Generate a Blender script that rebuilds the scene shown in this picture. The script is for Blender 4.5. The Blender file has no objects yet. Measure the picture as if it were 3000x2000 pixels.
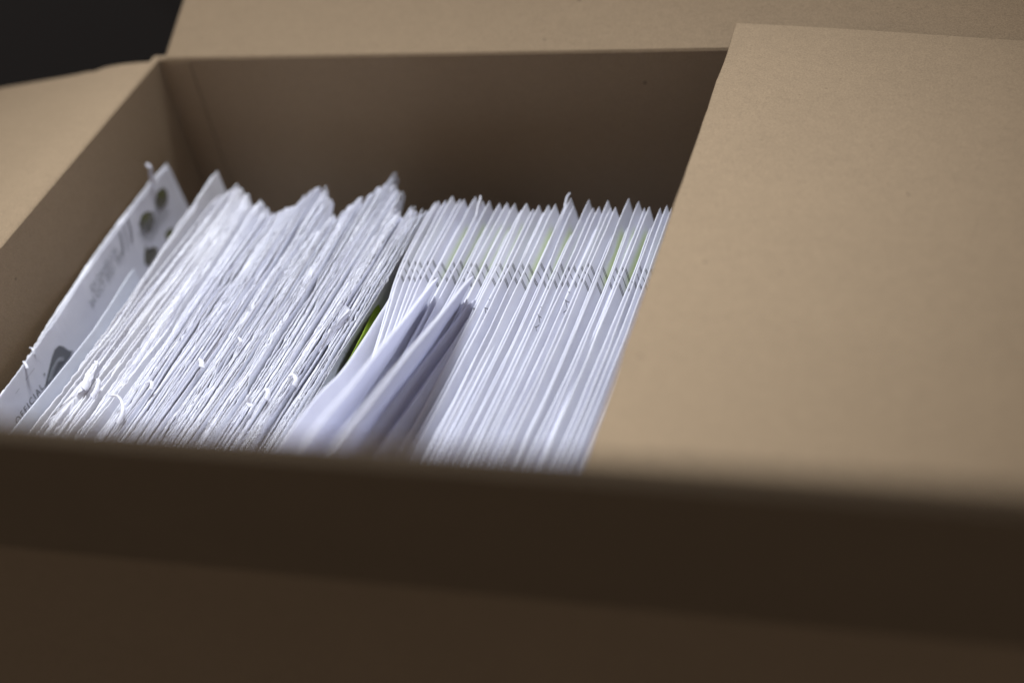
import bpy, math, random
import numpy as np
from mathutils import Matrix, Vector

scene = bpy.context.scene
col = scene.collection
R = math.radians
rng = np.random.default_rng(7)
random.seed(7)

# ------------------------------------------------------------------ camera
ROT = ((0.9450917, -0.04201158, 0.32409365),
       (0.274017, 0.64229247, -0.71580379),
       (-0.17809086, 0.7653074, 0.61853717))
cam_d = bpy.data.cameras.new("camera")
cam = bpy.data.objects.new("camera", cam_d)
col.objects.link(cam)
CAM = Vector((0.40564, -0.27473, 0.331))
cam.matrix_world = Matrix.Translation(CAM) @ Matrix(ROT).to_4x4()
cam_d.sensor_width = 36.0
cam_d.lens = 55.80
cam_d.clip_start = 0.01
cam_d.clip_end = 50
cam_d.dof.use_dof = True
cam_d.dof.focus_distance = 0.622
cam_d.dof.aperture_fstop = 3.4
cam_d.dof.aperture_blades = 9
scene.camera = cam

# ------------------------------------------------------------------ light
world = bpy.data.worlds.new("World")
scene.world = world
world.use_nodes = True
wb = world.node_tree.nodes["Background"]
wb.inputs[0].default_value = (1.0, 0.86, 0.765, 1)
wb.inputs[1].default_value = 0.25


def area(name, loc, target, size, power, colr, spread=180):
    d = bpy.data.lights.new(name, 'AREA')
    d.shape = 'RECTANGLE'
    d.size, d.size_y = size
    d.energy = power
    d.color = colr
    d.spread = R(spread)
    o = bpy.data.objects.new(name, d)
    col.objects.link(o)
    o.location = loc
    v = Vector(target) - Vector(loc)
    o.rotation_euler = v.to_track_quat('-Z', 'Y').to_euler()
    return o


area("window_softbox", (0.20, 0.56, 1.25), (0.115, 0.07, -0.03), (0.52, 0.52), 1.36, (0.915, 0.955, 1.0), 19)

scene.view_settings.view_transform = 'Standard'
scene.view_settings.look = 'None'
scene.view_settings.exposure = 0
scene.view_settings.gamma = 1
scene.cycles.max_bounces = 10
scene.cycles.diffuse_bounces = 5


# ------------------------------------------------------------------ helpers
def sstep(a, b, x):
    t = np.clip((x - a) / (b - a), 0, 1)
    return t * t * (3 - 2 * t)


def n1(u, lam, r, smooth=True):
    """1-D value noise in -1..1 along u (metres), wavelength lam"""
    n = int((u.max() - u.min()) / lam) + 4
    k = r.uniform(-1, 1, n)
    p = (u - u.min()) / lam + r.random()
    i = np.clip(np.floor(p).astype(int), 0, n - 2)
    f = p - np.floor(p)
    if smooth:
        f = f * f * (3 - 2 * f)
    return k[i] * (1 - f) + k[np.clip(i + 1, 0, n - 1)] * f


def tag(o, label=None, cat=None, group=None, kind=None):
    if label:
        o['label'] = label
    if cat:
        o['category'] = cat
    if group:
        o['group'] = group
    if kind:
        o['kind'] = kind
    return o


def empty(name, loc=(0, 0, 0)):
    o = bpy.data.objects.new(name, None)
    o.empty_display_size = 0.01
    col.objects.link(o)
    o.location = loc
    return o


def grid_mesh(name, P, mat, parent=None, UV=None, wrap=False, smooth=True):
    """P: (rows, cols, 3) array of points -> mesh object; wrap closes the rows"""
    nr, nc = P.shape[:2]
    if parent is not None:
        P = P - np.array(parent.location)
    me = bpy.data.meshes.new(name)
    me.vertices.add(nr * nc)
    me.vertices.foreach_set("co", P.reshape(-1).astype(np.float32))
    rr = nr if wrap else nr - 1
    a = (np.arange(rr)[:, None] * nc + np.arange(nc - 1)[None, :]).ravel()
    nx = ((np.arange(rr) + 1) % nr)
    b = (nx[:, None] * nc + np.arange(nc - 1)[None, :]).ravel()
    q = np.stack([a, a + 1, b + 1, b], 1)
    nf = len(q)
    me.loops.add(nf * 4)
    me.loops.foreach_set("vertex_index", q.ravel().astype(np.int32))
    me.polygons.add(nf)
    me.polygons.foreach_set("loop_start", (np.arange(nf) * 4).astype(np.int32))
    me.polygons.foreach_set("loop_total", np.full(nf, 4, np.int32))
    me.polygons.foreach_set("use_smooth", np.full(nf, smooth))
    if UV is not None:
        l = me.uv_layers.new(name="UVMap")
        l.data.foreach_set("uv", UV.reshape(-1, 2)[q.ravel()].ravel().astype(np.float32))
    me.update(calc_edges=True)
    me.validate()
    me.materials.append(mat)
    o = bpy.data.objects.new(name, me)
    col.objects.link(o)
    if parent is not None:
        o.parent = parent
    return o


def slab(name, P, t, mat, parent, offset=1.0, edge=True):
    """thick sheet: top surface P (rows, cols, 3); thickness t away from the normal"""
    du = np.gradient(P, axis=0)
    dv = np.gradient(P, axis=1)
    n = np.cross(du, dv)
    n /= np.linalg.norm(n, axis=2, keepdims=True) + 1e-12
    B = P - n * t * offset
    # ring the section so that the edges are rounded a little
    e = 0.12
    def ring(P, B):
        m = [P]
        return m
    nr, nc = P.shape[:2]
    V = np.concatenate([P.reshape(-1, 3), B.reshape(-1, 3)])
    F = []
    N = nr * nc
    idx = np.arange(N).reshape(nr, nc)
    for i in range(nr - 1):
        for j in range(nc - 1):
            F.append((idx[i, j], idx[i + 1, j], idx[i + 1, j + 1], idx[i, j + 1]))
            F.append((N + idx[i, j], N + idx[i, j + 1], N + idx[i + 1, j + 1], N + idx[i + 1, j]))
    bd = list(idx[0, :]) + list(idx[1:, -1]) + list(idx[-1, -2::-1]) + list(idx[-2:0:-1, 0])
    for k in range(len(bd)):
        a, b = bd[k], bd[(k + 1) % len(bd)]
        F.append((a, b, N + b, N + a))
    if parent is not None:
        V = V - np.array(parent.location)
    me = bpy.data.meshes.new(name)
    me.from_pydata(V.tolist(), [], [tuple(int(v) for v in f) for f in F])
    me.update()
    for p in me.polygons:
        p.use_smooth = True
    me.materials.append(mat)
    if mat is M_card and edge:
        me.materials.append(M_edge)
        ne = 2 * (nr - 1) * (nc - 1)
        for k, p in enumerate(me.polygons[ne:]):
            a, b = bd[k], bd[(k + 1) % len(bd)]
            if a % nc == 0 and b % nc == 0:
                continue          # the fold itself is not a cut edge
            p.material_index = 1
    o = bpy.data.objects.new(name, me)
    col.objects.link(o)
    if parent is not None:
        o.parent = parent
    me.set_sharp_from_angle(angle=R(35))
    bv = o.modifiers.new("bevel", 'BEVEL')
    bv.width = 0.0006
    bv.segments = 2
    bv.limit_method = 'ANGLE'
    bv.angle_limit = R(50)
    return o


# ------------------------------------------------------------------ materials
def newmat(name):
    m = bpy.data.materials.new(name)
    m.use_nodes = True
    nt = m.node_tree
    b = nt.nodes["Principled BSDF"]
    return m, nt, b


def nd(nt, typ, **kw):
    n = nt.nodes.new(typ)
    for k, v in kw.items():
        if k.startswith('i_'):
            n.inputs[k[2:].replace('_', ' ')].default_value = v
        else:
            setattr(n, k, v)
    return n


def math_node(nt, op, a=None, b=None, c=None, clamp=False):
    n = nt.nodes.new('ShaderNodeMath')
    n.operation = op
    n.use_clamp = clamp
    for i, v in enumerate((a, b, c)):
        if v is None:
            continue
        if isinstance(v, (int, float)):
            n.inputs[i].default_value = v
        else:
            nt.links.new(v, n.inputs[i])
    return n.outputs[0]


def mixc(nt, fac, a, b, blend='MIX'):
    n = nt.nodes.new('ShaderNodeMix')
    n.data_type = 'RGBA'
    n.blend_type = blend
    for sock, v in ((n.inputs[0], fac), (n.inputs[6], a), (n.inputs[7], b)):
        if isinstance(v, (int, float)):
            sock.default_value = v
        elif isinstance(v, tuple):
            sock.default_value = (*v, 1) if len(v) == 3 else v
        else:
            nt.links.new(v, sock)
    return n.outputs[2]


def ramp01(nt, v, lo, hi):
    n = nt.nodes.new('ShaderNodeMapRange')
    n.interpolation_type = 'SMOOTHSTEP'
    n.inputs[1].default_value = lo
    n.inputs[2].default_value = hi
    nt.links.new(v, n.inputs[0])
    return n.outputs[0]


def cardboard(name, base, seed=0.0):
    m, nt, b = newmat(name)
    tc = nd(nt, 'ShaderNodeTexCoord')
    mp = nd(nt, 'ShaderNodeMapping')
    mp.inputs['Location'].default_value = (seed, seed * 1.7, seed * .6)
    nt.links.new(tc.outputs['Object'], mp.inputs[0])
    v = mp.outputs[0]

    def noise(scale, detail, rough=.55, vec=v):
        n = nd(nt, 'ShaderNodeTexNoise')
        n.inputs['Scale'].default_value = scale
        n.inputs['Detail'].default_value = detail
        n.inputs['Roughness'].default_value = rough
        nt.links.new(vec, n.inputs['Vector'])
        return n.outputs[0]
    st = nd(nt, 'ShaderNodeMapping')
    st.inputs['Scale'].default_value = (0.75, 1.0, 1.0)
    nt.links.new(v, st.inputs[0])
    big = noise(28, 3)
    mott = noise(260, 5, .7, st.outputs[0])
    fine = noise(1500, 4, .7)
    c1 = mixc(nt, ramp01(nt, big, .3, .7), tuple(x * .95 for x in base), tuple(min(1, x * 1.05) for x in base))
    c2 = mixc(nt, ramp01(nt, mott, .25, .75), tuple(x * .86 for x in base), tuple(x * 1.12 for x in base))
    c = mixc(nt, .5, c1, c2)
    c = mixc(nt, .42, c, mixc(nt, ramp01(nt, fine, .3, .7), tuple(x * .62 for x in base), tuple(x * 1.3 for x in base)))
    # dark fibre specks
    vo = nd(nt, 'ShaderNodeTexVoronoi')
    vo.inputs['Scale'].default_value = 75
    nt.links.new(v, vo.inputs['Vector'])
    wn = nd(nt, 'ShaderNodeTexWhiteNoise')
    nt.links.new(vo.outputs['Color'], wn.inputs[0])
    pick = math_node(nt, 'GREATER_THAN', wn.outputs[0], .72)
    rad = math_node(nt, 'MULTIPLY', wn.outputs[0], .065)
    spot = math_node(nt, 'LESS_THAN', vo.outputs['Distance'], rad)
    spot = math_node(nt, 'MULTIPLY', spot, pick)
    spot = math_node(nt, 'MULTIPLY', spot, .55)
    c = mixc(nt, spot, c, (.06, .04, .03))
    vo2 = nd(nt, 'ShaderNodeTexVoronoi')
    vo2.inputs['Scale'].default_value = 330
    nt.links.new(st.outputs[0], vo2.inputs['Vector'])
    wn2 = nd(nt, 'ShaderNodeTexWhiteNoise')
    nt.links.new(vo2.outputs['Color'], wn2.inputs[0])
    pk2 = math_node(nt, 'MULTIPLY', math_node(nt, 'GREATER_THAN', wn2.outputs[0], .9),
                    math_node(nt, 'LESS_THAN', vo2.outputs['Distance'], .14))
    c = mixc(nt, math_node(nt, 'MULTIPLY', pk2, .3), c, (.12, .08, .05))
    nt.links.new(c, b.inputs['Base Color'])
    b.inputs['Roughness'].default_value = .82
    b.inputs['Specular IOR Level'].default_value = .25
    hgt = math_node(nt, 'ADD', math_node(nt, 'MULTIPLY', mott, .6), math_node(nt, 'MULTIPLY', fine, .5))
    bp = nd(nt, 'ShaderNodeBump')
    bp.inputs['Strength'].default_value = .6
    bp.inputs['Distance'].default_value = .0006
    nt.links.new(hgt, bp.inputs['Height'])
    nt.links.new(bp.outputs[0], b.inputs['Normal'])
    return m


def paper(name, base=(.90, .91, .985), lines=False, green=0.0, ink=False, gray=False, u0=.0400, seed=0.0, trans=.16, relief=.22):
    m, nt, b = newmat(name)
    oi = nd(nt, 'ShaderNodeObjectInfo')
    uvn = nd(nt, 'ShaderNodeUVMap')
    sep = nd(nt, 'ShaderNodeSeparateXYZ')
    nt.links.new(uvn.outputs[0], sep.inputs[0])
    U, V = sep.outputs[0], sep.outputs[1]
    tc = nd(nt, 'ShaderNodeTexCoord')
    rnd = oi.outputs['Random']
    c = mixc(nt, rnd, tuple(x * k for x, k in zip(base, (.93, .93, .95))), base)
    nz = nd(nt, 'ShaderNodeTexNoise')
    nz.inputs['Scale'].default_value = 90
    nz.inputs['Detail'].default_value = 5
    nt.links.new(tc.outputs['Object'], nz.inputs['Vector'])
    c = mixc(nt, ramp01(nt, nz.outputs[0], .3, .7), c, mixc(nt, 1.0, c, (.955, .955, .97), 'MULTIPLY'))
    if green > 0:
        ng = nd(nt, 'ShaderNodeTexNoise')
        ng.inputs['Scale'].default_value = 34
        ng.inputs['Detail'].default_value = 1
        nt.links.new(tc.outputs['Object'], ng.inputs['Vector'])
        g = math_node(nt, 'MULTIPLY', ramp01(nt, V, .0015, .007), ramp01(nt, U, .006, .014))
        g = math_node(nt, 'MULTIPLY', g, math_node(nt, 'SUBTRACT', 1, ramp01(nt, U, .040, .052)))
        g = math_node(nt, 'MULTIPLY', g, ramp01(nt, ng.outputs[0], .15, .4))
        c = mixc(nt, math_node(nt, 'MULTIPLY', g, green), c, (.62, .78, .16))
    if lines:
        def line(uc, w):
            d = math_node(nt, 'ABSOLUTE', math_node(nt, 'SUBTRACT', U, uc))
            return math_node(nt, 'SUBTRACT', 1, ramp01(nt, d, w * .35, w * .75))
        tot = None
        for du in (0, .0010, .0054, .0098, .0108):
            l = line(u0 + du, .00042)
            tot = l if tot is None else math_node(nt, 'MAXIMUM', tot, l)
        tot = math_node(nt, 'MULTIPLY', tot, math_node(nt, 'SUBTRACT', 1, ramp01(nt, V, .022, .024)))
        tot = math_node(nt, 'MULTIPLY', tot, ramp01(nt, V, .0006, .0012))
        c = mixc(nt, tot, c, (.02, .02, .03))
    if ink:
        vo = nd(nt, 'ShaderNodeTexVoronoi')
        vo.feature = 'DISTANCE_TO_EDGE'
        vo.inputs['Scale'].default_value = 190
        nt.links.new(tc.outputs['Object'], vo.inputs['Vector'])
        e = math_node(nt, 'LESS_THAN', vo.outputs['Distance'], .035)
        ni = nd(nt, 'ShaderNodeTexNoise')
        ni.inputs['Scale'].default_value = 70
        nt.links.new(tc.outputs['Object'], ni.inputs['Vector'])
        e = math_node(nt, 'MULTIPLY', e, math_node(nt, 'GREATER_THAN', ni.outputs[0], .56))
        e = math_node(nt, 'MULTIPLY', e, ramp01(nt, U, .05, .055))
        e = math_node(nt, 'MULTIPLY', e, math_node(nt, 'SUBTRACT', 1, ramp01(nt, U, .08, .085)))
        e = math_node(nt, 'MULTIPLY', e, math_node(nt, 'LESS_THAN', V, .0035))
        c = mixc(nt, math_node(nt, 'MULTIPLY', e, .85), c, (.03, .03, .05))
    if gray:
        # printed shreds of text along the torn edges
        ni = nd(nt, 'ShaderNodeTexNoise')
        ni.inputs['Scale'].default_value = 420
        ni.inputs['Detail'].default_value = 2
        nt.links.new(tc.outputs['Object'], ni.inputs['Vector'])
        n2 = nd(nt, 'ShaderNodeTexNoise')
        n2.inputs['Scale'].default_value = 40
        nt.links.new(tc.outputs['Object'], n2.inputs['Vector'])
        e = math_node(nt, 'MULTIPLY', math_node(nt, 'GREATER_THAN', ni.outputs[0], .64),
                      math_node(nt, 'GREATER_THAN', n2.outputs[0], .60))
        c = mixc(nt, math_node(nt, 'MULTIPLY', e, .35), c, (.18, .18, .26))
    nt.links.new(c, b.inputs['Base Color'])
    b.inputs['Roughness'].default_value = .62
    b.inputs['Specular IOR Level'].default_value = .3
    nf = nd(nt, 'ShaderNodeTexNoise')
    nf.inputs['Scale'].default_value = 900
    nf.inputs['Detail'].default_value = 3
    nt.links.new(tc.outputs['Object'], nf.inputs['Vector'])
    nl = nd(nt, 'ShaderNodeTexNoise')
    nl.inputs['Scale'].default_value = 120
    nl.inputs['Detail'].default_value = 3
    nt.links.new(tc.outputs['Object'], nl.inputs['Vector'])
    h = math_node(nt, 'ADD', math_node(nt, 'MULTIPLY', nf.outputs[0], .12), nl.outputs[0])
    bp = nd(nt, 'ShaderNodeBump')
    bp.inputs['Strength'].default_value = relief
    bp.inputs['Distance'].default_value = .0006
    nt.links.new(h, bp.inputs['Height'])
    nt.links.new(bp.outputs[0], b.inputs['Normal'])
    # a little light passes through the sheet
    out = nt.nodes['Material Output']
    tr = nd(nt, 'ShaderNodeBsdfTranslucent')
    nt.links.new(c, tr.inputs[0])
    ms = nd(nt, 'ShaderNodeMixShader')
    ms.inputs[0].default_value = trans
    nt.links.new(b.outputs[0], ms.inputs[1])
    nt.links.new(tr.outputs[0], ms.inputs[2])
    nt.links.new(ms.outputs[0], out.inputs[0])
    return m


def flat(name, c, rough=.6):
    m, nt, b = newmat(name)
    tc = nd(nt, 'ShaderNodeTexCoord')
    nz = nd(nt, 'ShaderNodeTexNoise')
    nz.inputs['Scale'].default_value = 250
    nz.inputs['Detail'].default_value = 3
    nt.links.new(tc.outputs['Object'], nz.inputs['Vector'])
    cc = mixc(nt, nz.outputs[0], tuple(x * .8 for x in c), tuple(min(1, x * 1.2) for x in c))
    nt.links.new(cc, b.inputs['Base Color'])
    b.inputs['Roughness'].default_value = rough
    return m


CB = (.296, .218, .139)
M_card = cardboard("kraft_cardboard", CB)
M_edge = cardboard("corrugated_cut_edge_shaded", tuple(c * .34 for c in CB), 3.0)  # cut flutes are darker; shade on the near flap's edge is painted in too
M_paper = paper("white_paper", lines=True)
M_green = paper("white_paper_green_print", lines=True, green=.6)
M_ink = paper("white_paper_ink", lines=True, ink=True, green=.2)
M_torn = paper("torn_paper", base=(.935, .943, .995), gray=True, trans=.06, relief=.08)
M_plain = paper("plain_paper")
M_soft = paper("thin_white_paper", trans=.42)
M_blue = paper("bluish_paper", base=(.83, .865, .955))
M_cream = paper("pale_green_grey_paper", base=(.74, .77, .74))
M_ink_solid = flat("printing_ink", (.05, .05, .06))
M_ink_grey = flat("grey_printing_ink", (.32, .325, .35))
M_grey = flat("grey_emblem_print", (.16, .165, .18))
M_dark = flat("stamp_print", (.15, .145, .12))
M_olive = flat("stamp_leaf_print", (.13, .135, .055))
M_lime = flat("lime_card", (.34, .50, .04))
M_win = flat("window_film", (.50, .54, .58), .3)
M_table = flat("black_tabletop", (.0085, .0092, .0125), .8)

# ------------------------------------------------------------------ table
def at_plane(px, py, z):
    """measured picture point -> place on the level z (used once, while building)"""
    d = Matrix(ROT) @ Vector(((px - 1500) / 4650.06, -(py - 1000) / 4650.06, -1.0))
    return CAM + d * ((z - CAM[2]) / d[2])


e0, e1 = at_plane(425, -20, -.232), at_plane(560, 95, -.232)
ed = (e1 - e0).normalized()
en = Vector((ed.y, -ed.x, 0))
en = en if en.y < 0 else -en
A0, A1 = e0 - ed * 2.5, e0 + ed * 3.5
P = np.array([[list(A0), list(A1)], [list(A0 + en * 4), list(A1 + en * 4)]])
P[:, :, 2] = -.232
if np.cross(P[1, 0] - P[0, 0], P[0, 1] - P[0, 0])[2] < 0:
    P = P[::-1]
t_ = slab("tabletop", P, .025, M_table, None)
tag(t_, kind='structure')
P = np.array([[[x, y, -.98] for y in (-4, 6)] for x in (-5, 5)])
t_ = grid_mesh("floor", P, M_table, smooth=False)
tag(t_, kind='structure')

# ------------------------------------------------------------------ box
W, D, HB, T = .412, .300, .220, .004
box = empty("cardboard_box", (W / 2, D / 2, -.226))
tag(box, "open brown cardboard box with raised flaps, packed full of white envelopes", "box")


def wall(a, b, inward, n=10, top=-.0006):
    """vertical panel from a to b (inner face line), rim at z=0"""
    a, b = np.array(a, float), np.array(b, float)
    s = np.linspace(0, 1, n)
    zz = np.linspace(top, -.222, 8)
    P = np.zeros((n, 8, 3))
    for i, t in enumerate(s):
        p = a + (b - a) * t
        for j, z in enumerate(zz):
            P[i, j] = (p[0], p[1], z)
    # inner face normal must point inward
    nrm = np.cross(P[1, 0] - P[0, 0], P[0, 1] - P[0, 0])
    if np.dot(nrm[:2], inward) < 0:
        P = P[::-1]
    return P


for a, b, inw in (((0.0003, D), (W - .0003, D), (0, -1)),
                  ((0.0003, T), (W - .0003, T), (0, 1)),
                  ((0, 0), (0, D + T), (1, 0)),
                  ((W, 0), (W, D + T), (-1, 0))):
    slab("side_panel", wall(a, b, inw, top=(-.0004 if inw[0] == 1 else -.0002)), T, M_card, box, edge=False)
Pb = np.array([[[x, y, -.2215] for y in np.linspace(.001, D - .001, 6)] for x in np.linspace(.001, W - .001, 6)])
slab("bottom_panel", Pb, T, M_card, box)

# glue tab inside the far left corner
g = np.zeros((8, 14, 3))
for i, s in enumerate(np.linspace(0, 1, 8)):
    for j, t in enumerate(np.linspace(0, 1, 14)):
        wdt = .012
        g[i, j] = (.0046 + wdt * s, D - .0007, -.0015 - .212 * t)
gn = np.cross(g[1, 0] - g[0, 0], g[0, 1] - g[0, 0])
if gn[1] > 0:
    g = g[::-1]
slab("glue_tab", g, .0005, M_card, box)


def flap(hinge_a, hinge_b, outdir, length, angle, skew_a=0., skew_b=0., bow=0., m=22, n=28, ripple=.0006, seed=1,
         notch=None, twist=0., taper=0.):
    """hinge line a->b on the rim; angle above the horizontal outwards; returns the inner face"""
    r = np.random.default_rng(seed)
    a, b, o = np.array(hinge_a, float), np.array(hinge_b, float), np.array(outdir, float)
    P = np.zeros((n, m, 3))
    ks = r.uniform(-1, 1, 6)
    for i in range(n):
        s = i / (n - 1)
        ang = angle + twist * (s - .5)
        for j in range(m):
            t = (j / (m - 1)) ** 1.35
            d = length * (1 - taper * s) * t
            aa = a + (b - a) * s
            # slightly rounded fold next to the rim
            rad = min(d, .004) / .004
            dirh, dirz = math.cos(ang), math.sin(ang)
            p = np.array([aa[0], aa[1], 0.]) + np.array([o[0], o[1], 0]) * d * dirh
            p[2] += d * dirz + bow * math.sin(math.pi * s) * d * 6 * (d / length)
            p[2] += ripple * (ks[0] * math.sin(7 * s + ks[1] * 3) + ks[2] * math.sin(4 * t + 9 * s)) * rad * t
            e = (b - a) / np.linalg.norm(b - a)
            q = (skew_b * s - skew_a * (1 - s)) * t
            p[0] += e[0] * q
            p[1] += e[1] * q
            P[i, j] = p
    return P


def orient(P, up):
    n = np.cross(P[1, 1] - P[0, 1], P[0, 2] - P[0, 1])
    return P if np.dot(n, up) > 0 else P[::-1]


# back flap, leaning out away from the camera
Pk = flap((.0035, D + .0002), (W - .003, D + .0002), (0, 1), .150, R(23.5), seed=3)
slab("flap", orient(Pk, (0, -.3, 1)), T, M_card, box)['label'] = "far flap folded back, pale in the light"
# left flap, folded out and drooping, bowed
Pl = flap((-.0007, .0005), (-.0007, D - .0015), (-1, 0), .135, R(-8.5), bow=.0, ripple=.0016, seed=5, m=26)
for i in range(Pl.shape[0]):
    for j in range(Pl.shape[1]):
        d = -.0007 - Pl[i, j, 0]
        Pl[i, j, 2] += .0014 * math.exp(-((d - .022) / .016) ** 2) * min(1, d / .008)
        if Pl[i, j, 1] > .296 and .030 < d < .034:
            Pl[i, j, 1] -= .0015
slab("flap", orient(Pl, (0, 0, 1)), T, M_card, box)['label'] = "left flap drooping outwards"
# right flap folded in over the envelopes, free edge a little raised
Pr = flap((W - .0015, .0022), (W - .0015, D - .0012), (-1, 0), .1345, R(5.5), ripple=.0012, seed=8, m=26, n=60)
r8 = np.random.default_rng(88)
uu = np.linspace(0, D, 60)
rag = n1(uu, .02, r8) * .0003 + n1(uu, .006, r8) * .00015
for i in range(Pr.shape[0]):
    Pr[i, -1, 0] += rag[i]
slab("flap", orient(Pr, (0, 0, 1)), T * .9, M_card, box)['label'] = "right flap folded in over the envelopes"
# near flap, standing up and leaning towards the camera: inner face looks inwards
Pn = flap((.002, .0036), (W - .002, .0036), (0, -1), .1496, R(59.6), taper=.022, seed=12, ripple=.0014, bow=-.0)
slab("flap", orient(Pn, (0, 1, .6)), T, M_card, box)['label'] = "near flap standing up, dark and out of focus"

# ------------------------------------------------------------------ envelopes
Z0 = -.218           # floor of the box
VR = np.array([.0, .0002, .0005, .001, .002, .004, .007, .012, .020, .028, .038, .050, .065, .08, .10])


def sealed(x, yb, zt, Wd, seed, mat, L=.229, H=.150, lean=.05, shear=0., ztilt=0., bowx=0., path=None, name="envelope",
           label=None, group=None, nu=90, corner=.004, thin=.00022, deep=None, dodge=0., hook=0.):
    lf = (lambda v: lean * v + hook * (1 - math.exp(-v / .012))) if deep is None else (lambda v: lean * deep * (1 - math.exp(-v / deep)))
    r = np.random.default_rng(seed)
    if path is None:
        L = min(L, yb - .0065)
    u = L * (1 - np.cos(np.linspace(0, math.pi, nu))) / 2 * .35 + np.linspace(0, L, nu) * .65
    s = u / L
    if path is not None:
        pu, px, py, pz = path
        L = float(pu[-1])
        u = L * (1 - np.cos(np.linspace(0, math.pi, nu))) / 2 * .35 + np.linspace(0, L, nu) * .65
        s = u / L
        cx = np.interp(u, pu, px)
        cy = np.interp(u, pu, py)
        cz = np.interp(u, pu, pz)
        k = np.ones(9) / 9
        pad = lambda a: np.convolve(np.concatenate([2 * a[0] - a[4:0:-1], a, 2 * a[-1] - a[-2:-6:-1]]), k, 'valid')
        cx, cz = pad(cx), pad(cz)
    else:
        cx = x + shear * u + bowx * np.sin(math.pi * s) + dodge * sstep(.035, .13, u)
        cy = yb - u
        cz = zt + ztilt * u
    cx = cx + (n1(u, .05, r) * .0004 + n1(u, .018, r) * .00016) * (1 if path is None else .3)
    # top edge dips a little towards both corners and is not quite straight
    cz = cz - corner * .25 * np.exp(-u / .004) - corner * .3 * np.exp(-(L - u) / .004) + n1(u, .03, r) * .00025 + n1(u, .007, r) * .0001
    prof = sstep(0, .05, u) * sstep(0, .05, L - u)
    fat = Wd * (.25 + .75 * prof) * (1 + .25 * n1(u, .06, r))
    rows, uv = [], []
    uu_ = .2435 - cy + r.uniform(-.0006, .0006)
    b = r.uniform(.006, .014)
    vs = VR.copy()
    vs = np.append(vs, H)
    w1, w2 = n1(u, .03, r), n1(u, .045, r)
    for side in (-1, 1):
        for v in (vs[::-1] if side < 0 else vs):
            if side > 0 and v == 0:
                continue
            w = thin * math.sqrt(min(1, v / .0004)) + fat * (1 - math.exp(-v / b)) * (1 - .6 * sstep(.5, 1, np.array(v / H)))
            w = w * (sstep(0, .006, u) * .9 + .1) * (sstep(0, .006, L - u) * .9 + .1)
            wr = (w1 * math.sin(v * 140 + r.uniform(0, .6)) + w2 * math.sin(v * 310 + 2)) * .00022 * min(1, v / .006)
            rows.append(np.stack([cx + side * w + lf(v) + wr, cy, np.maximum(cz - v, Z0)], 1))
            uv.append(np.stack([uu_, np.full(nu, v)], 1))
    P = np.array(rows)
    UV = np.array(uv)
    base = Vector((float(cx.mean()), float(cy.mean()), float(cz.min() - H)))
    root = empty(name, base)
    grid_mesh("body", P, mat, root, UV)
    tag(root, label, "envelope", group)
    root['_c'] = 0
    del root['_c']
    return root, (u, cx, cy, cz, fat, b, lean, thin)


def sheet(name, root, r, u, cx, cy, top, offs, lean, mat, H, wave=.00006, deep=None, curl=None, t=.00016, lip=.00030, vmax_rows=None):
    """thin sheet with thickness: outer face, torn lip, inner face (a wrapped section)"""
    vs = np.array([.0, .0004, .0011, .0028, .006, .012, .024, .05, H])
    rows, uv = [], []
    w1, w2, w3 = n1(u, .04, r), n1(u, .08, r), (n1(u, .012, r) * .6 + n1(u, .0028, r) * .7)
    ph = r.uniform(0, 6)
    c = curl if curl is not None else np.zeros_like(u)
    for side in (-1, 1):
        for v in (vs[::-1] if side < 0 else vs):
            tt = t * (.25 if v == 0 else 1)
            wr = (w1 * math.sin(v * 120 + ph) + w2 * math.sin(v * 60 + 1)) * wave * min(1., .4 + v / .01) + w3 * wave * .9 * math.exp(-v / .002)
            x = cx + offs(v) + side * tt + (lean * v if deep is None else lean * deep * (1 - math.exp(-v / deep))) + wr + c * math.exp(-v / .0016)
            rows.append(np.stack([x, cy, np.maximum(top - v - (np.abs(c) * .8 * math.exp(-v / .001)), Z0)], 1))
            uv.append(np.stack([u, np.full(len(u), v)], 1))
    return grid_mesh(name, np.array(rows), mat, root, np.array(uv), wrap=False)


def ragged(u, r, amp=1.0, bites=3):
    L = u.max()
    h = (np.abs(n1(u, .03, r)) * .0012 + np.abs(n1(u, .0035, r, False)) * .00045 + n1(u, .0013, r, False) * .00028) * amp * (.35 + .65 * np.abs(n1(u, .05, r)) * 1.6)
    for _ in range(r.poisson(bites * .55)):
        c, w, d = r.uniform(.02, L - .02), r.uniform(.004, .022), r.uniform(.0008, .0034)
        sk = r.uniform(.25, 4)
        t = (u - c) / w
        h += d * np.exp(-np.where(t < 0, t * sk, t / sk) ** 2) * amp
    return h


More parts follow.
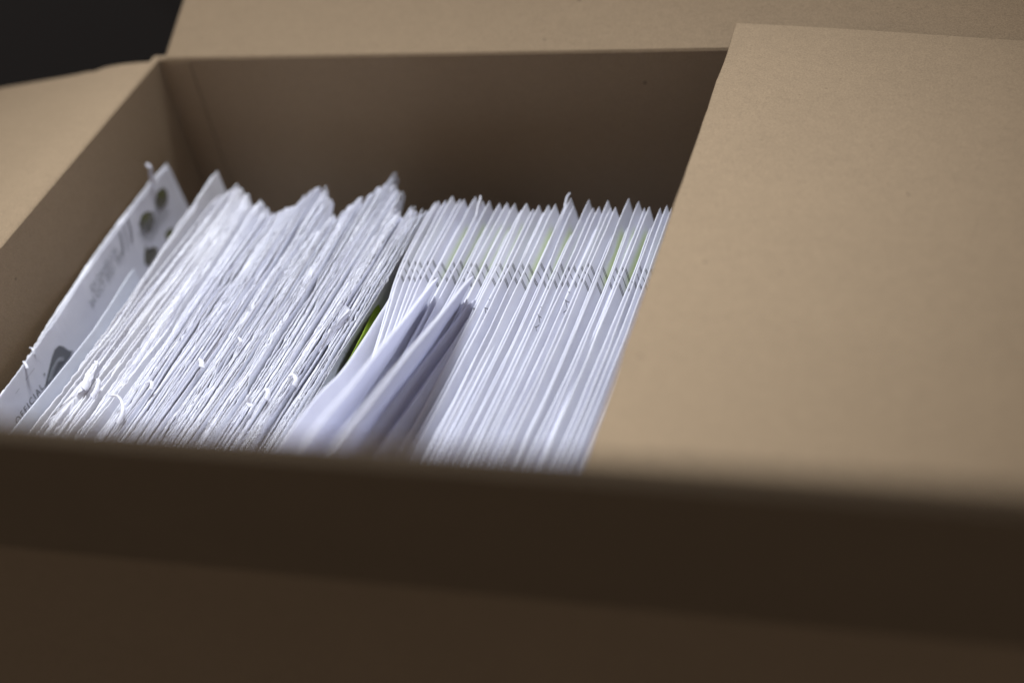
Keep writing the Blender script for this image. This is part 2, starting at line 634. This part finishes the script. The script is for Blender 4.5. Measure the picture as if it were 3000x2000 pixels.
def torn(x0, yb, zt, seed, L=.229, H=.150, gap=.0009, shear=0., bowx=0., lean=.04, ztilt=0., amp=1., label=None, group=None,
         bites=3, insert=False, mat=None, nu=460, name="torn_envelope", yj=0., endlift=0., tipbend=0., deep=None, share=None):
    r = np.random.default_rng(seed)
    L = min(L, yb - .0065)
    u = np.linspace(0, L, nu)
    s = u / L
    rs = np.random.default_rng(share) if share is not None else r
    yl = np.linspace(-.01, .3, 200)          # shared by the envelopes of one clump, along the box
    sh = n1(yl, .10, rs) * .0006 + n1(yl, .04, rs) * .00012
    shz = n1(yl, .09, rs) * .0012
    cx = x0 + shear * u + bowx * np.sin(math.pi * s) + np.interp(yb - u, yl, sh) + n1(u, .06, r) * .00008 + tipbend * np.exp(-u / .02)
    cy = yb - u
    cz = zt + ztilt * u + endlift * np.exp(-u / .03) + np.interp(yb - u, yl, shz) + n1(u, .12, r) * .0005
    mat = mat or M_torn
    root = empty(name, Vector((float(cx.mean()), float(cy.mean()), zt - H)))
    tag(root, label, "envelope", group)
    endp = sstep(0, .012, u) * sstep(0, .012, L - u)
    for side in (-1, 1):
        op = gap * endp * (1 + .6 * n1(u, .03, r))
        offset_end = r.uniform(0, .0016)
        top = cz - ragged(u, r, amp * (.75 if share else 1), bites) - r.uniform(0, .0006) - (.0014 if side > 0 else 0) * r.random()
        top = top - .004 * np.exp(-u / .0015) * r.random()
        curl = n1(u, .02, r) * .0001 + np.maximum(n1(u, .006, r) - .74, 0) * .0020 * side
        sheet("panel", root, r, u, cx + side * op, cy, top, (lambda v, sd=side: sd * .0004 * (1 - math.exp(-v / .01))),
              lean, mat, H, curl=curl, deep=deep)
    if insert:
        off = r.uniform(-.2, .2) * gap
        ui = np.linspace(.006, L - .012, 110)
        top = np.interp(ui, u, cz) - r.uniform(.001, .004) + n1(ui, .08, r) * .0006
        sheet("letter", root, r, ui, np.interp(ui, u, cx) + off, yb - ui, top, (lambda v: 0), lean, M_torn, H - .004, t=.00018, deep=deep)
    return root, (u, cx, cy, cz)


def ribbon(root, pts, widths, mat, name="torn_strip", t=.00012):
    """curled strip of torn paper: centre line pts, width direction per point"""
    pts = np.array(pts, float)
    n = 22
    tt = np.linspace(0, len(pts) - 1, n)
    c = np.zeros((n, 3))
    for k in range(3):
        # Catmull-Rom
        for i, q in enumerate(tt):
            a = min(int(q), len(pts) - 2)
            f = q - a
            p0, p1, p2, p3 = pts[max(a - 1, 0), k], pts[a, k], pts[a + 1, k], pts[min(a + 2, len(pts) - 1), k]
            c[i, k] = .5 * (2 * p1 + (p2 - p0) * f + (2 * p0 - 5 * p1 + 4 * p2 - p3) * f * f + (3 * p1 - p0 - 3 * p2 + p3) * f ** 3)
    w = np.interp(tt, np.linspace(0, len(pts) - 1, len(widths)), widths)
    tang = np.gradient(c, axis=0)
    tang /= np.linalg.norm(tang, axis=1, keepdims=True)
    side = np.cross(tang, np.array([.75, -.4, .3]))
    side /= np.linalg.norm(side, axis=1, keepdims=True)
    nrm = np.cross(tang, side)
    jag = np.random.default_rng(int(abs(pts[0, 0]) * 1e6) % 9999)
    P = np.stack([c + side * (w * (1 + .25 * jag.uniform(-1, 1, n)))[:, None] + nrm * t, c + nrm * (t + w[:, None] * .25),
                  c - side * (w * (1 + .25 * jag.uniform(-1, 1, n)))[:, None] + nrm * t,
                  c - side * w[:, None] - nrm * t, c - nrm * t, c + side * w[:, None] - nrm * t])
    return grid_mesh(name, P, mat, root, wrap=True)


# unprojection used once, to turn measured picture points into places in the box
Rm = np.array(ROT)
Cn = np.array(CAM)
FPX = 4650.06


def ray(px, py):
    return Rm @ np.array([(px - 1500) / FPX, -(py - 1000) / FPX, -1.0])


def at_z(px, py, z):
    d = ray(px, py)
    return Cn + d * ((z - Cn[2]) / d[2])


ORD = ["first", "second", "third", "fourth", "fifth", "sixth", "seventh", "eighth", "ninth", "tenth", "eleventh", "twelfth",
       "thirteenth", "fourteenth", "fifteenth", "sixteenth", "seventeenth", "eighteenth", "nineteenth", "twentieth",
       "twenty-first", "twenty-second", "twenty-third", "twenty-fourth", "twenty-fifth", "twenty-sixth", "twenty-seventh",
       "twenty-eighth", "twenty-ninth", "thirtieth", "thirty-first", "thirty-second", "thirty-third", "thirty-fourth",
       "thirty-fifth", "thirty-sixth", "thirty-seventh", "thirty-eighth", "thirty-ninth", "fortieth", "forty-first",
       "forty-second", "forty-third", "forty-fourth", "forty-fifth", "forty-sixth", "forty-seventh", "forty-eighth",
       "forty-ninth", "fiftieth", "fifty-first", "fifty-second", "fifty-third", "fifty-fourth", "fifty-fifth", "fifty-sixth",
       "fifty-seventh", "fifty-eighth", "fifty-ninth", "sixtieth", "sixty-first", "sixty-second"]

# ---- right-hand stack: sealed envelopes, measured at their far top corners (zoomed picture units)
tips = [(340, 235), (372, 228), (425, 222), (487, 185), (540, 212), (577, 215), (665, 195), (737, 228), (790, 230), (862, 245),
        (922, 245), (985, 250), (1040, 300), (1092, 245), (1135, 290), (1185, 265), (1225, 320), (1262, 258), (1325, 250), (1388, 270), (1440, 205),
        (1467, 275), (1530, 330), (1592, 220), (1622, 282), (1665, 275), (1745, 225), (1768, 285), (1802, 275), (1860, 330), (1915, 205), (1995, 232),
        (2040, 285), (2078, 275), (2172, 285), (2217, 265), (2252, 285)]
pos = []
for zx, zy in tips:
    px, py = 1150 + zx / 2.766, 500 + zy / 2.766
    zt = -.040 + rng.uniform(-.0008, .0008)
    p = at_z(px, py, zt)
    pos.append((p[0], min(p[1], .293), zt))
full = []
for i, (x, y, z) in enumerate(pos):
    full.append((x, y, z, True))
    if i + 1 < len(pos) and pos[i + 1][0] - x > .0027:
        full.append(((x + pos[i + 1][0]) / 2, min(y, pos[i + 1][1]) - .008 - rng.uniform(0, .006), z - rng.uniform(.0022, .0045), False))
TALL = [k for k, f in enumerate(full) if f[3]]
pos = [f[:3] for f in full]
nvis = len(pos)
xl = pos[-1][0]
for k in range(5):
    xl += .0033
    pos.append((xl, .238 + rng.uniform(-.006, .006), -.041 + rng.uniform(-.001, .001)))
green_ids = {TALL[k] for k in (2, 4, 6, 8, 9, 10, 11, 13, 16, 18, 21, 27, 29, 31, 33, 36)}
ink_ids = {TALL[k] for k in (12, 14, 22, 26)}
right_data = []
for i, (x, yb, zt) in enumerate(pos):
    xn = pos[i + 1][0] if i + 1 < len(pos) else x + .003
    xp = pos[i - 1][0] if i else x - .003
    sp = min(max(min(xn - x, .0042), .0012), max(min(x - xp, .0042), .0012))
    mat = M_green if i in green_ids else (M_ink if i in ink_ids else M_paper)
    # the fronts of the stack crowd slightly towards the left wall
    fr = i / nvis
    if i < nvis:
        n_from = nvis - i
        feat = ("with a faint green printed patch" if i in green_ids else
                "with handwriting marks over its top edge" if i in ink_ids else "with thin black cancel lines")
        lab = "sealed white envelope %s, %s from the folded-in flap" % (feat, ORD[n_from - 1])
        grp = "sealed envelopes standing in the right-hand stack"
    else:
        lab = "sealed white envelope tucked under the folded-in cardboard flap"
        grp = "sealed envelopes hidden under the flap"
    if False:
        pass
    root, dat = sealed(x, yb, zt, min(.45 * sp, .00135), 100 + i, mat, shear=-.045 + rng.uniform(-.006, .006),
                       bowx=.003 + rng.uniform(-.0005, .0005), dodge=.0125 * max(0, 1 - i / 10.), ztilt=(rng.uniform(-.004, .004) if (i in TALL or i >= nvis) else rng.uniform(.010, .022)), lean=.11 + rng.uniform(-.03, .04), label=lab, group=grp)
    right_data.append((root, dat, x, yb, zt))

# a second, lower set fills the places between the tall ones
# torn corners standing up on two of them
for i in (TALL[7], TALL[20]):
    root, dat, x, yb, zt = right_data[i]
    ribbon(root, [(x, yb - .012, zt - .002), (x - .0003, yb - .007, zt + .0003), (x - .0002, yb - .003, zt + .0016), (x + .0006 * (1 if i == TALL[20] else -1), yb - .001, zt + .0022)],
           [.0008, .0007, .0006, .0004], M_plain)


def face_x(dat, y, z):
    u, cx, cy, cz, fat, b, lean, thin = dat
    uu = cy[0] - y
    xc = np.interp(uu, u, cx)
    v = np.interp(uu, u, cz) - z
    return xc + thin + np.interp(uu, u, fat) * (1 - np.exp(-v / b)) + lean * v


# address windows with cut corners on three of the right-hand envelopes
for i in (TALL[32], TALL[29], TALL[25]):
    root, dat, x, yb, zt = right_data[i]
    yy0, yy1, za, zb = yb - .034, yb - .006, zt - .009, zt - .040
    cut = .006
    for nm, inset, mt, off in (("window_outline", 0, M_ink_solid, .00010), ("address_window", .0006, M_win, .00018)):
        n = 14
        P = np.zeros((2 * 1 + 6, n, 3))
        for a in range(P.shape[0]):
            f = a / (P.shape[0] - 1)
            z = za - inset - (za - zb - 2 * inset) * f
            k = max(0, cut - (za - z)) if (za - z) < cut else 0
            lo, hi = yy0 + inset + k, yy1 - inset - k
            for bb in range(n):
                y = hi + (lo - hi) * bb / (n - 1)
                P[a, bb] = (face_x(dat, y, z) + off + .00015, y, z)
        grid_mesh(nm, P, mt, root)

# ---- middle: torn-open envelopes.  far corners measured in the picture (full-size pixels)
mid_tips = [(700, 545), (712, 560), (724, 556), (737, 572), (748, 575), (760, 584), (775, 582), (785, 590), (797, 600), (808, 606), (817, 612), (830, 608),
            (842, 603), (852, 592), (866, 588), (874, 594), (905, 560), (917, 538), (928, 528), (938, 536), (949, 548), (972, 562), (980, 575),
            (930, 690), (950, 672), (972, 652), (992, 630), (1012, 606), (1028, 590), (1040, 582), (1058, 570), (1078, 556), (1100, 534), (1118, 522), (1150, 490),
            (1158, 528), (1172, 532), (1182, 543), (1186, 572), (1168, 612), (1196, 622), (1208, 618), (1216, 600), (1228, 596), (1240, 602), (1256, 594)]
dense, marks = [], {}
for i, (px, py) in enumerate(mid_tips):
    marks[i] = len(dense)
    dense.append((px, py))
    if i + 1 < len(mid_tips) and i % 2 == 0 and i not in (15, 22):
        qx, qy = mid_tips[i + 1]
        dense.append(((px + qx) / 2 + 1, (py + qy) / 2 + 6))
marks[46] = len(dense)
mid_tips = dense
bundles = [(0, 16, "low bundle behind the plain smooth envelope"), (16, 23, "tall spike bundle at the far side"),
           (23, 35, "sloping bundle right of the dark gap"), (35, 46, "shredded bundle next to the sealed stack")]
bundles = [(marks[a], marks[b], t) for a, b, t in bundles]
mx0, mx1 = .0475, .1395
Nm = len(mid_tips)
mid_data = []
# clumps of envelopes pressed together, dark gaps between the clumps
clump, xs, cur, left = [], [], 0., 3
ci = 0
for i in range(Nm):
    clump.append(ci)
    left -= 1
    if left == 0:
        cur += rng.uniform(.0028, .0052)
        ci += 1
        left = int(rng.integers(3, 8))
    else:
        cur += rng.uniform(.0007, .0011)
    xs.append(cur)
xs = np.array(xs)
XB0, XB1 = at_z(*mid_tips[0], -.041)[0], at_z(*mid_tips[-1], -.041)[0] - .001
xs = (xs - xs[0]) / (xs[-1] - xs[0])
CL = [dict(seed=int(rng.integers(1, 99999)), lean=rng.uniform(-.05, .05), dz=rng.uniform(-.0012, .0008), tilt=rng.uniform(-.008, .008)) for _ in range(ci + 1)]
for i, (px, py) in enumerate(mid_tips):
    zt = -.0406 + CL[clump[i]]['dz'] + rng.uniform(-.0011, .0005)
    if marks[16] <= i < marks[23]:
        zt += .001
    p = at_z(px, py, zt)
    xb, yb = p[0], min(p[1], .292)
    # evenly packed where the tops cross the middle of the box, spreading to the measured far corners
    xm = mx0 + (mx1 - mx0) * xs[i]
    xb = .25 * xb + .75 * (XB0 + (XB1 - XB0) * xs[i])
    L = .229
    ymid = .12
    um = yb - ymid
    shear = (xm - xb) / um
    bx = .0025 if i < marks[35] else .001
    for a, b_, txt in bundles:
        if a <= i < b_:
            n_in = i - a
            btxt = txt
    lab = "torn-open envelope, %s from left in the %s" % (ORD[n_in], btxt)
    ins = rng.random() < .35
    root, dat = torn(xb, yb, zt, 500 + i, gap=rng.uniform(.0002, .00042), shear=shear, bowx=bx, lean=-.52 * min(1, (i + 1) / 16.) + CL[clump[i]]['lean'], deep=.085, share=CL[clump[i]]['seed'],
                     ztilt=CL[clump[i]]['tilt'] + rng.uniform(-.003, .003), amp=rng.uniform(.5, 1.5), bites=4, insert=ins,
                     mat=M_torn,
                     label=lab, group="torn-open envelopes standing in the left half of the box")
    mid_data.append((root, dat))

# ---- far left: big printed envelope leaning on the wall, plain one and a few wide-spaced ones
def path_from(pts, zs, L):
    q = np.array([at_z(px, py, z) for (px, py), z in zip(pts, zs)])
    d = np.concatenate([[0], np.cumsum(np.linalg.norm(np.diff(q, axis=0), axis=1))])
    last = q[-1] - q[-2]
    last /= np.linalg.norm(last)
    L = d[-1] + max(.002, (q[-1][1] - .0065) / -last[1])
    ext = q[-1] + last * max(0.002, L - d[-1])
    q = np.vstack([q, ext])
    d = np.append(d, max(L, d[-1] + .002))
    return d, q[:, 0], q[:, 1], q[:, 2]


rA = np.random.default_rng(41)
LA = .240
uA = np.linspace(0, LA, 420)
ybA, ztA = .2724, -.0400
rootA = empty("printed_envelope", (.012, ybA - LA / 2, ztA - .15))
tag(rootA, "big torn-open envelope with postmark, stamps and emblem, leaning on the left wall", "envelope",
    "torn-open envelopes standing in the left half of the box")
cxA = .0048 + .0035 * sstep(.05, .16, uA) - .0006 * np.sin(uA * 30)
leanA = .085
topA = ztA - ragged(uA, rA, .55, 2) * np.clip(.25 + uA / .14, .25, 1.5) - .003 * np.exp(-uA / .0015)
sheet("panel", rootA, rA, uA, cxA, ybA - uA, topA, (lambda v: 0), leanA, M_plain, .150, wave=.00015, curl=np.zeros_like(uA))
topB = ztA - .0008 - ragged(uA, rA, .8, 5) * np.clip(.2 + uA / .12, .2, 1.6)
sheet("panel", rootA, rA, uA, cxA - .0012 * sstep(0, .02, uA), ybA - uA, topB + .001, (lambda v: -.0006), leanA * .9, M_torn, .150,
      wave=.0003, curl=-np.maximum(n1(uA, .012, rA), 0) * .0011)


def A_x(y, z):
    return np.interp(ybA - y, uA, cxA) + leanA * (ztA - z) + .00030


def on_A(px, py):
    """the point of the printed face seen at a picture position"""
    d = ray(px, py)
    lo, hi = .2, 1.6
    for _ in range(60):
        t = (lo + hi) / 2
        q = Cn + d * t
        if q[0] > A_x(q[1], q[2]):
            lo = t
        else:
            hi = t
    return Cn + d * lo


def blob(parent, name, pts, mat, off=.00005, closed=True, sub=1):
    """flat printed shape on the printed face, from its outline"""
    q = [on_A(*p) for p in pts]
    c = sum(q) / len(q)
    V = [c] + q
    V = [np.array([A_x(v[1], v[2]) + off, v[1], v[2]]) for v in V]
    rings = [[V[0]] * len(q)]
    for f in (.25, .5, .75, 1.0):
        rings.append([np.array([A_x(*(c + (k - c) * f)[1:]) + off, *(c + (k - c) * f)[1:]]) for k in q])
    P = np.array(rings)
    P = np.concatenate([P, P[:, :1]], 1)
    return grid_mesh(name, P, mat, parent)


def ell(cx, cy, rx, ry, rot=0, n=18, jag=0, seed=0):
    r = np.random.default_rng(seed)
    o = []
    for k in range(n):
        a = 2 * math.pi * k / n
        m = 1 + jag * r.uniform(-1, 1)
        x, y = rx * math.cos(a) * m, ry * math.sin(a) * m
        o.append((cx + x * math.cos(rot) - y * math.sin(rot), cy + x * math.sin(rot) + y * math.cos(rot)))
    return o


# stamps: dark round pictures
blob(rootA, "stamp_picture", ell(473, 580, 18, 31, .25, jag=.12, seed=1), M_dark)
blob(rootA, "stamp_picture", ell(472, 570, 11, 13, .2, jag=.2, seed=2), M_olive, .00012)
blob(rootA, "stamp_picture", ell(430, 650, 22, 31, .25, jag=.12, seed=3), M_dark)
blob(rootA, "stamp_picture", ell(428, 640, 13, 14, .2, jag=.2, seed=4), M_olive, .00012)
blob(rootA, "stamp_picture", ell(497, 690, 12, 20, .15, jag=.18, seed=5), M_olive)
blob(rootA, "stamp_picture", [(426, 717), (432, 730), (450, 722), (462, 728), (462, 745), (438, 780), (424, 772), (422, 750)], M_dark)


def stroke(pts, w=.00022, mat=M_ink_solid, name="cancel_line", off=.00016):
    q = [on_A(*p) for p in pts]
    q = np.array(q)
    n = 16
    t = np.linspace(0, len(q) - 1, n)
    yy = np.interp(t, range(len(q)), q[:, 1])
    zz = np.interp(t, range(len(q)), q[:, 2])
    dy, dz = np.gradient(yy), np.gradient(zz)
    l = np.hypot(dy, dz)
    ny, nz = -dz / l * w, dy / l * w
    A = np.stack([A_x(yy + ny, zz + nz) + off, yy + ny, zz + nz], 1)
    B = np.stack([A_x(yy - ny, zz - nz) + off, yy - ny, zz - nz], 1)
    return grid_mesh(name, np.array([A, B]), mat, rootA)


for x0_, y0_, x1_, y1_ in ((347, 678, 359, 746), (351, 681, 362, 746), (360, 658, 373, 736), (371, 640, 385, 714), (375, 641, 388, 708)):
    stroke([(x0_, y0_), ((x0_ + x1_) / 2 + 3, (y0_ + y1_) / 2), (x1_, y1_)], .00020)
# torn wavy cancel over the stamps
for k in range(7):
    o = k * 6.5
    pts = [(402 + o * .9 + 3 * math.sin(j * 1.6 + k), 690 + o * -.2 - j * 15 + k * 4) for j in range(7)]
    pts = [(x + j * 9.5, y) for j, (x, y) in enumerate(pts)]
    stroke(pts, .00024, M_ink_grey, off=.0002)


def text_on_A(body, p0, p1, height, name="postmark_text", mat=M_ink_grey, spacing=1.0, up_lean=0.):
    """flat lettering lying on the printed face from p0 to p1 (picture points of its baseline)"""
    cu = bpy.data.curves.new("t", 'FONT')
    cu.body = body
    cu.space_character = spacing
    tmp = bpy.data.objects.new("t", cu)
    col.objects.link(tmp)
    dg = bpy.context.evaluated_depsgraph_get()
    me = bpy.data.meshes.new_from_object(tmp.evaluated_get(dg))
    bpy.data.objects.remove(tmp)
    bpy.data.curves.remove(cu)
    co = np.zeros(len(me.vertices) * 3)
    me.vertices.foreach_get("co", co)
    co = co.reshape(-1, 3)
    a, b = on_A(*p0), on_A(*p1)
    wid = co[:, 0].max() - co[:, 0].min()
    hh = co[:, 1].max() - co[:, 1].min()
    t = (co[:, 0] - co[:, 0].min()) / wid
    v = (co[:, 1] - co[:, 1].min()) / hh
    d = b - a
    l = math.hypot(d[1], d[2])
    uy, uz = d[1] / l, d[2] / l
    yy = a[1] + d[1] * t - uz * v * height
    zz = a[2] + d[2] * t + uy * v * height
    xx = A_x(yy, zz) + .00014
    P = np.stack([xx, yy, zz], 1) - np.array(rootA.location)
    me.vertices.foreach_set("co", P.ravel())
    me.materials.clear()
    me.materials.append(mat)
    me.update()
    me.name = name
    o = bpy.data.objects.new(name, me)
    col.objects.link(o)
    o.parent = rootA
    return o


text_on_A("DV DANIELS IN", (272, 856), (345, 738), .0034)
text_on_A("24 OCT 2021  PM", (270, 902), (362, 752), .0034)
text_on_A("OFFICIAL", (52, 1246), (128, 1136), .0030, "printed_text", M_ink_solid, 1.35)
stroke([(74, 1113), (100, 1078)], .00008, M_ink_grey, "printed_rule")
stroke([(45, 1152), (56, 1137)], .00008, M_ink_grey, "printed_rule")
star = []
for k in range(10):
    rr = 6.5 if k % 2 == 0 else 2.6
    a = math.pi * 2 * k / 10 - .3
    star.append((130 + rr * .7 * math.cos(a), 1096 + rr * math.sin(a)))
blob(rootA, "printed_star", star, M_ink_grey)
# grey swoosh emblem
blob(rootA, "printed_emblem", [(128, 1140), (134, 1120), (142, 1085), (152, 1045), (160, 1024), (172, 1012), (184, 1014), (195, 1022), (205, 1028), (214, 1026),
                                (205, 1045), (190, 1065), (170, 1090), (150, 1115)], M_grey)
stroke([(146, 1112), (158, 1075), (170, 1054), (186, 1050)], .0009, M_ink_grey, "printed_emblem", .0002)
stroke([(140, 1118), (150, 1082), (164, 1058), (176, 1047)], .00025, M_win, "printed_emblem", .0003)

# curls along the torn edge of the printed envelope
def zpt(px, py, z):
    return tuple(at_z(px, py, z))


ribbon(rootA, [on_A(448, 540) + np.array([.001, 0, 0]), zpt(443, 515, -.036), zpt(440, 492, -.032), zpt(428, 480, -.030)], [.0016, .0012, .0009, .0006], M_plain)
ribbon(rootA, [zpt(98, 1046, -.0425), zpt(99, 1032, -.0410), zpt(95, 1022, -.0405), zpt(86, 1018, -.0402)], [.0008, .0006, .0004, .0002], M_plain)
ribbon(rootA, [zpt(80, 1078, -.0412), zpt(76, 1068, -.0404), zpt(71, 1061, -.040), zpt(68, 1058, -.040)], [.0006, .0006, .0005, .0004], M_plain)

# plain smooth envelope next to it
pB = path_from([(392, 783), (330, 880), (270, 970), (150, 1118), (48, 1245)], [-.046, -.0425, -.041, -.040, -.040], .215)
sealed(0, 0, 0, .0006, 71, M_blue, path=pB, L=.215, lean=.05, label="smooth pale blue envelope without print beside the printed envelope", group="sealed envelopes standing in the left half", nu=120)

# wide-spaced torn ones up to the dense bundles
sparse = [((637, 498), .0333, "tall torn-open envelope with a pointed far corner, right of the smooth pale blue one", 1.0, .0004),
          ((650, 560), .0372, "torn-open envelope with faint green print just right of the pointed one", .8, .0006),
          ((672, 545), .0402, "torn-open envelope with curled shreds, left neighbour of the pale sheaf", 1.2, .001),
          ((690, 533), .0425, "torn-open envelope in the pale sheaf whose far end bends forward", .9, .0005),
          ((706, 537), .0450, "torn-open envelope at the right side of the pale sheaf", .9, .0005)]
for k, ((px, py), xm, lab, amp, gp) in enumerate(sparse):
    zt = -.040 - (.001 if k in (1,) else 0)
    p = at_z(px, py, zt)
    um = p[1] - .12
    root, dat = torn(p[0], min(p[1], .29), zt, 900 + k, gap=gp, shear=(xm - p[0]) / um, lean=.03, amp=amp, bites=3, insert=(k % 2 == 0),
                     label=lab, group="torn-open envelopes standing in the left half of the box", mat=M_torn)
    mid_data.append((root, dat))
    if k == 0:
        rootC = root

# big loose curls and flaps standing proud of the torn tops (positions measured)
zc = -.036
curl_sets = [([(246, 1140), (262, 1105), (277, 1078), (283, 1064), (276, 1058)], [.0016, .0022, .0016, .0008, .0004]),
             ([(345, 1240), (357, 1215), (361, 1190), (350, 1165), (335, 1158), (318, 1160)], [.0008, .0008, .0007, .0005, .0004, .0002]),
             ([(443, 1140), (446, 1126), (440, 1118), (425, 1124)], [.0010, .0008, .0006, .0003]),
             ([(270, 1165), (284, 1140), (289, 1118), (284, 1108)], [.0012, .0012, .0009, .0005]),
             ([(592, 1075), (590, 1060), (580, 1052)], [.0012, .0010, .0006]),
             ([(700, 1012), (705, 1000), (698, 988)], [.0010, .0008, .0004]),
             ([(862, 1130), (868, 1112), (858, 1100), (845, 1104)], [.0012, .0010, .0008, .0004]),
             ([(780, 1170), (786, 1150), (778, 1138)], [.0012, .0010, .0006]),
             ([(735, 1190), (728, 1178), (734, 1168)], [.0010, .0009, .0005])]
order = sorted([(float(np.interp(.13, dd[2][::-1], dd[1][::-1])), rr) for rr, dd in mid_data], key=lambda a: a[0])
for pts, wd in curl_sets:
    P3 = [at_z(px, py, zc - .003 + .003 * k / len(pts)) for k, (px, py) in enumerate(pts)]
    rt = min(order, key=lambda a: abs(a[0] - P3[0][0]))[1]
    ribbon(rt, P3, wd, M_plain)

# triangular torn flap lying open near the near-left corner, and the loose white scrap by the dark gap
def scrap(root, outline, zs, name="torn_flap", mat=None, sag=.0005):
    q = np.array([at_z(px, py, z) for (px, py), z in zip(outline, zs)])
    # densify outline
    Q = []
    r = np.random.default_rng(len(outline) + int(outline[0][0]))
    for a in range(len(q)):
        b = (a + 1) % len(q)
        for f in np.linspace(0, 1, 9)[:-1]:
            Q.append(q[a] * (1 - f) + q[b] * f + r.uniform(-1, 1, 3) * .00025)
    Q = np.array(Q)
    c = Q.mean(0)
    rings = []
    for f in (1., .75, .5, .25, 0.):
        p = c + (Q - c) * f
        p[:, 2] += sag * math.sin(f * 5)
        rings.append(p)
    P = np.array(rings)
    P = np.concatenate([P, P[:, :1]], 1)
    low = P.copy()
    low[:, :, 2] -= .0003
    return grid_mesh(name, np.concatenate([low[::-1], P]), mat or M_plain, root)


rt = min(order, key=lambda a: abs(a[0] - .044))[1]
scrap(rt, [(272, 1080), (283, 1066), (262, 1130), (236, 1170), (195, 1240), (115, 1262), (180, 1180)], [-.037, -.036, -.040, -.043, -.046, -.044, -.040])
rt = min(order, key=lambda a: abs(a[0] - .1385))[1]
scrap(rt, [(1012, 893), (1027, 905), (1020, 925), (960, 1005), (930, 1030), (950, 985)], [-.036, -.038, -.041, -.042, -.041, -.038])

# lime green card in the lens-shaped gap between the bundles
pg = path_from([(1106, 880), (1068, 962), (1034, 1034), (1008, 1074)], [-.050, -.0475, -.048, -.051], .1)
card, _ = sealed(0, 0, 0, .0001, 77, M_lime, path=pg, L=.10, H=.12, lean=.02, name="green_card", nu=60,
                 label="lime green card standing in the dark gap left of the blurred envelopes")
card['category'] = "card"

# ---- three envelopes pulled up out of the stack, close to the camera and out of focus
up = [([(1215, 745), (1150, 862), (1047, 1022), (990, 1099), (933, 1152), (885, 1213)], [-.043, -.041, -.035, -.029, -.021, -.012], .21, .0008,
       "leftmost of the three blurred envelopes raised above the stack, edging the dark gap"),
      ([(1286, 806), (915, 1264)], [-.030, .020], .165, .0006,
       "middle of the three blurred white envelopes raised above the stack"),
      ([(1388, 800), (990, 1284)], [-.028, .026], .160, .0006,
       "rightmost of the three blurred envelopes raised above the stack, with a pointed corner"),
      ([(1390, 868), (1322, 955), (1236, 1065), (1144, 1180), (1046, 1300)], [-.0405, -.037, -.033, -.029, -.026], .160, .0006,
       "blurred envelope just right of the pointed raised one, slightly lower"),
      ([(1386, 905), (1336, 990), (1268, 1090), (1190, 1200), (1108, 1310)], [-.0415, -.039, -.036, -.034, -.032], .160, .0006,
       "low blurred envelope between the raised ones and the sealed stack")]
for k, (pts, zs, L, wd, lab) in enumerate(up):
    pth = path_from(pts, zs, L)
    sealed(0, 0, 0, wd, 80 + k, M_soft, path=pth, L=L, lean=(.10, -.62, -.62, .10, .12)[k], hook=(0, 0, 0, 0, 0)[k], H=.17, label=lab, group="envelopes raised above the stack", nu=110, thin=(.0005, .0008, .0008, .0006, .0005)[k])
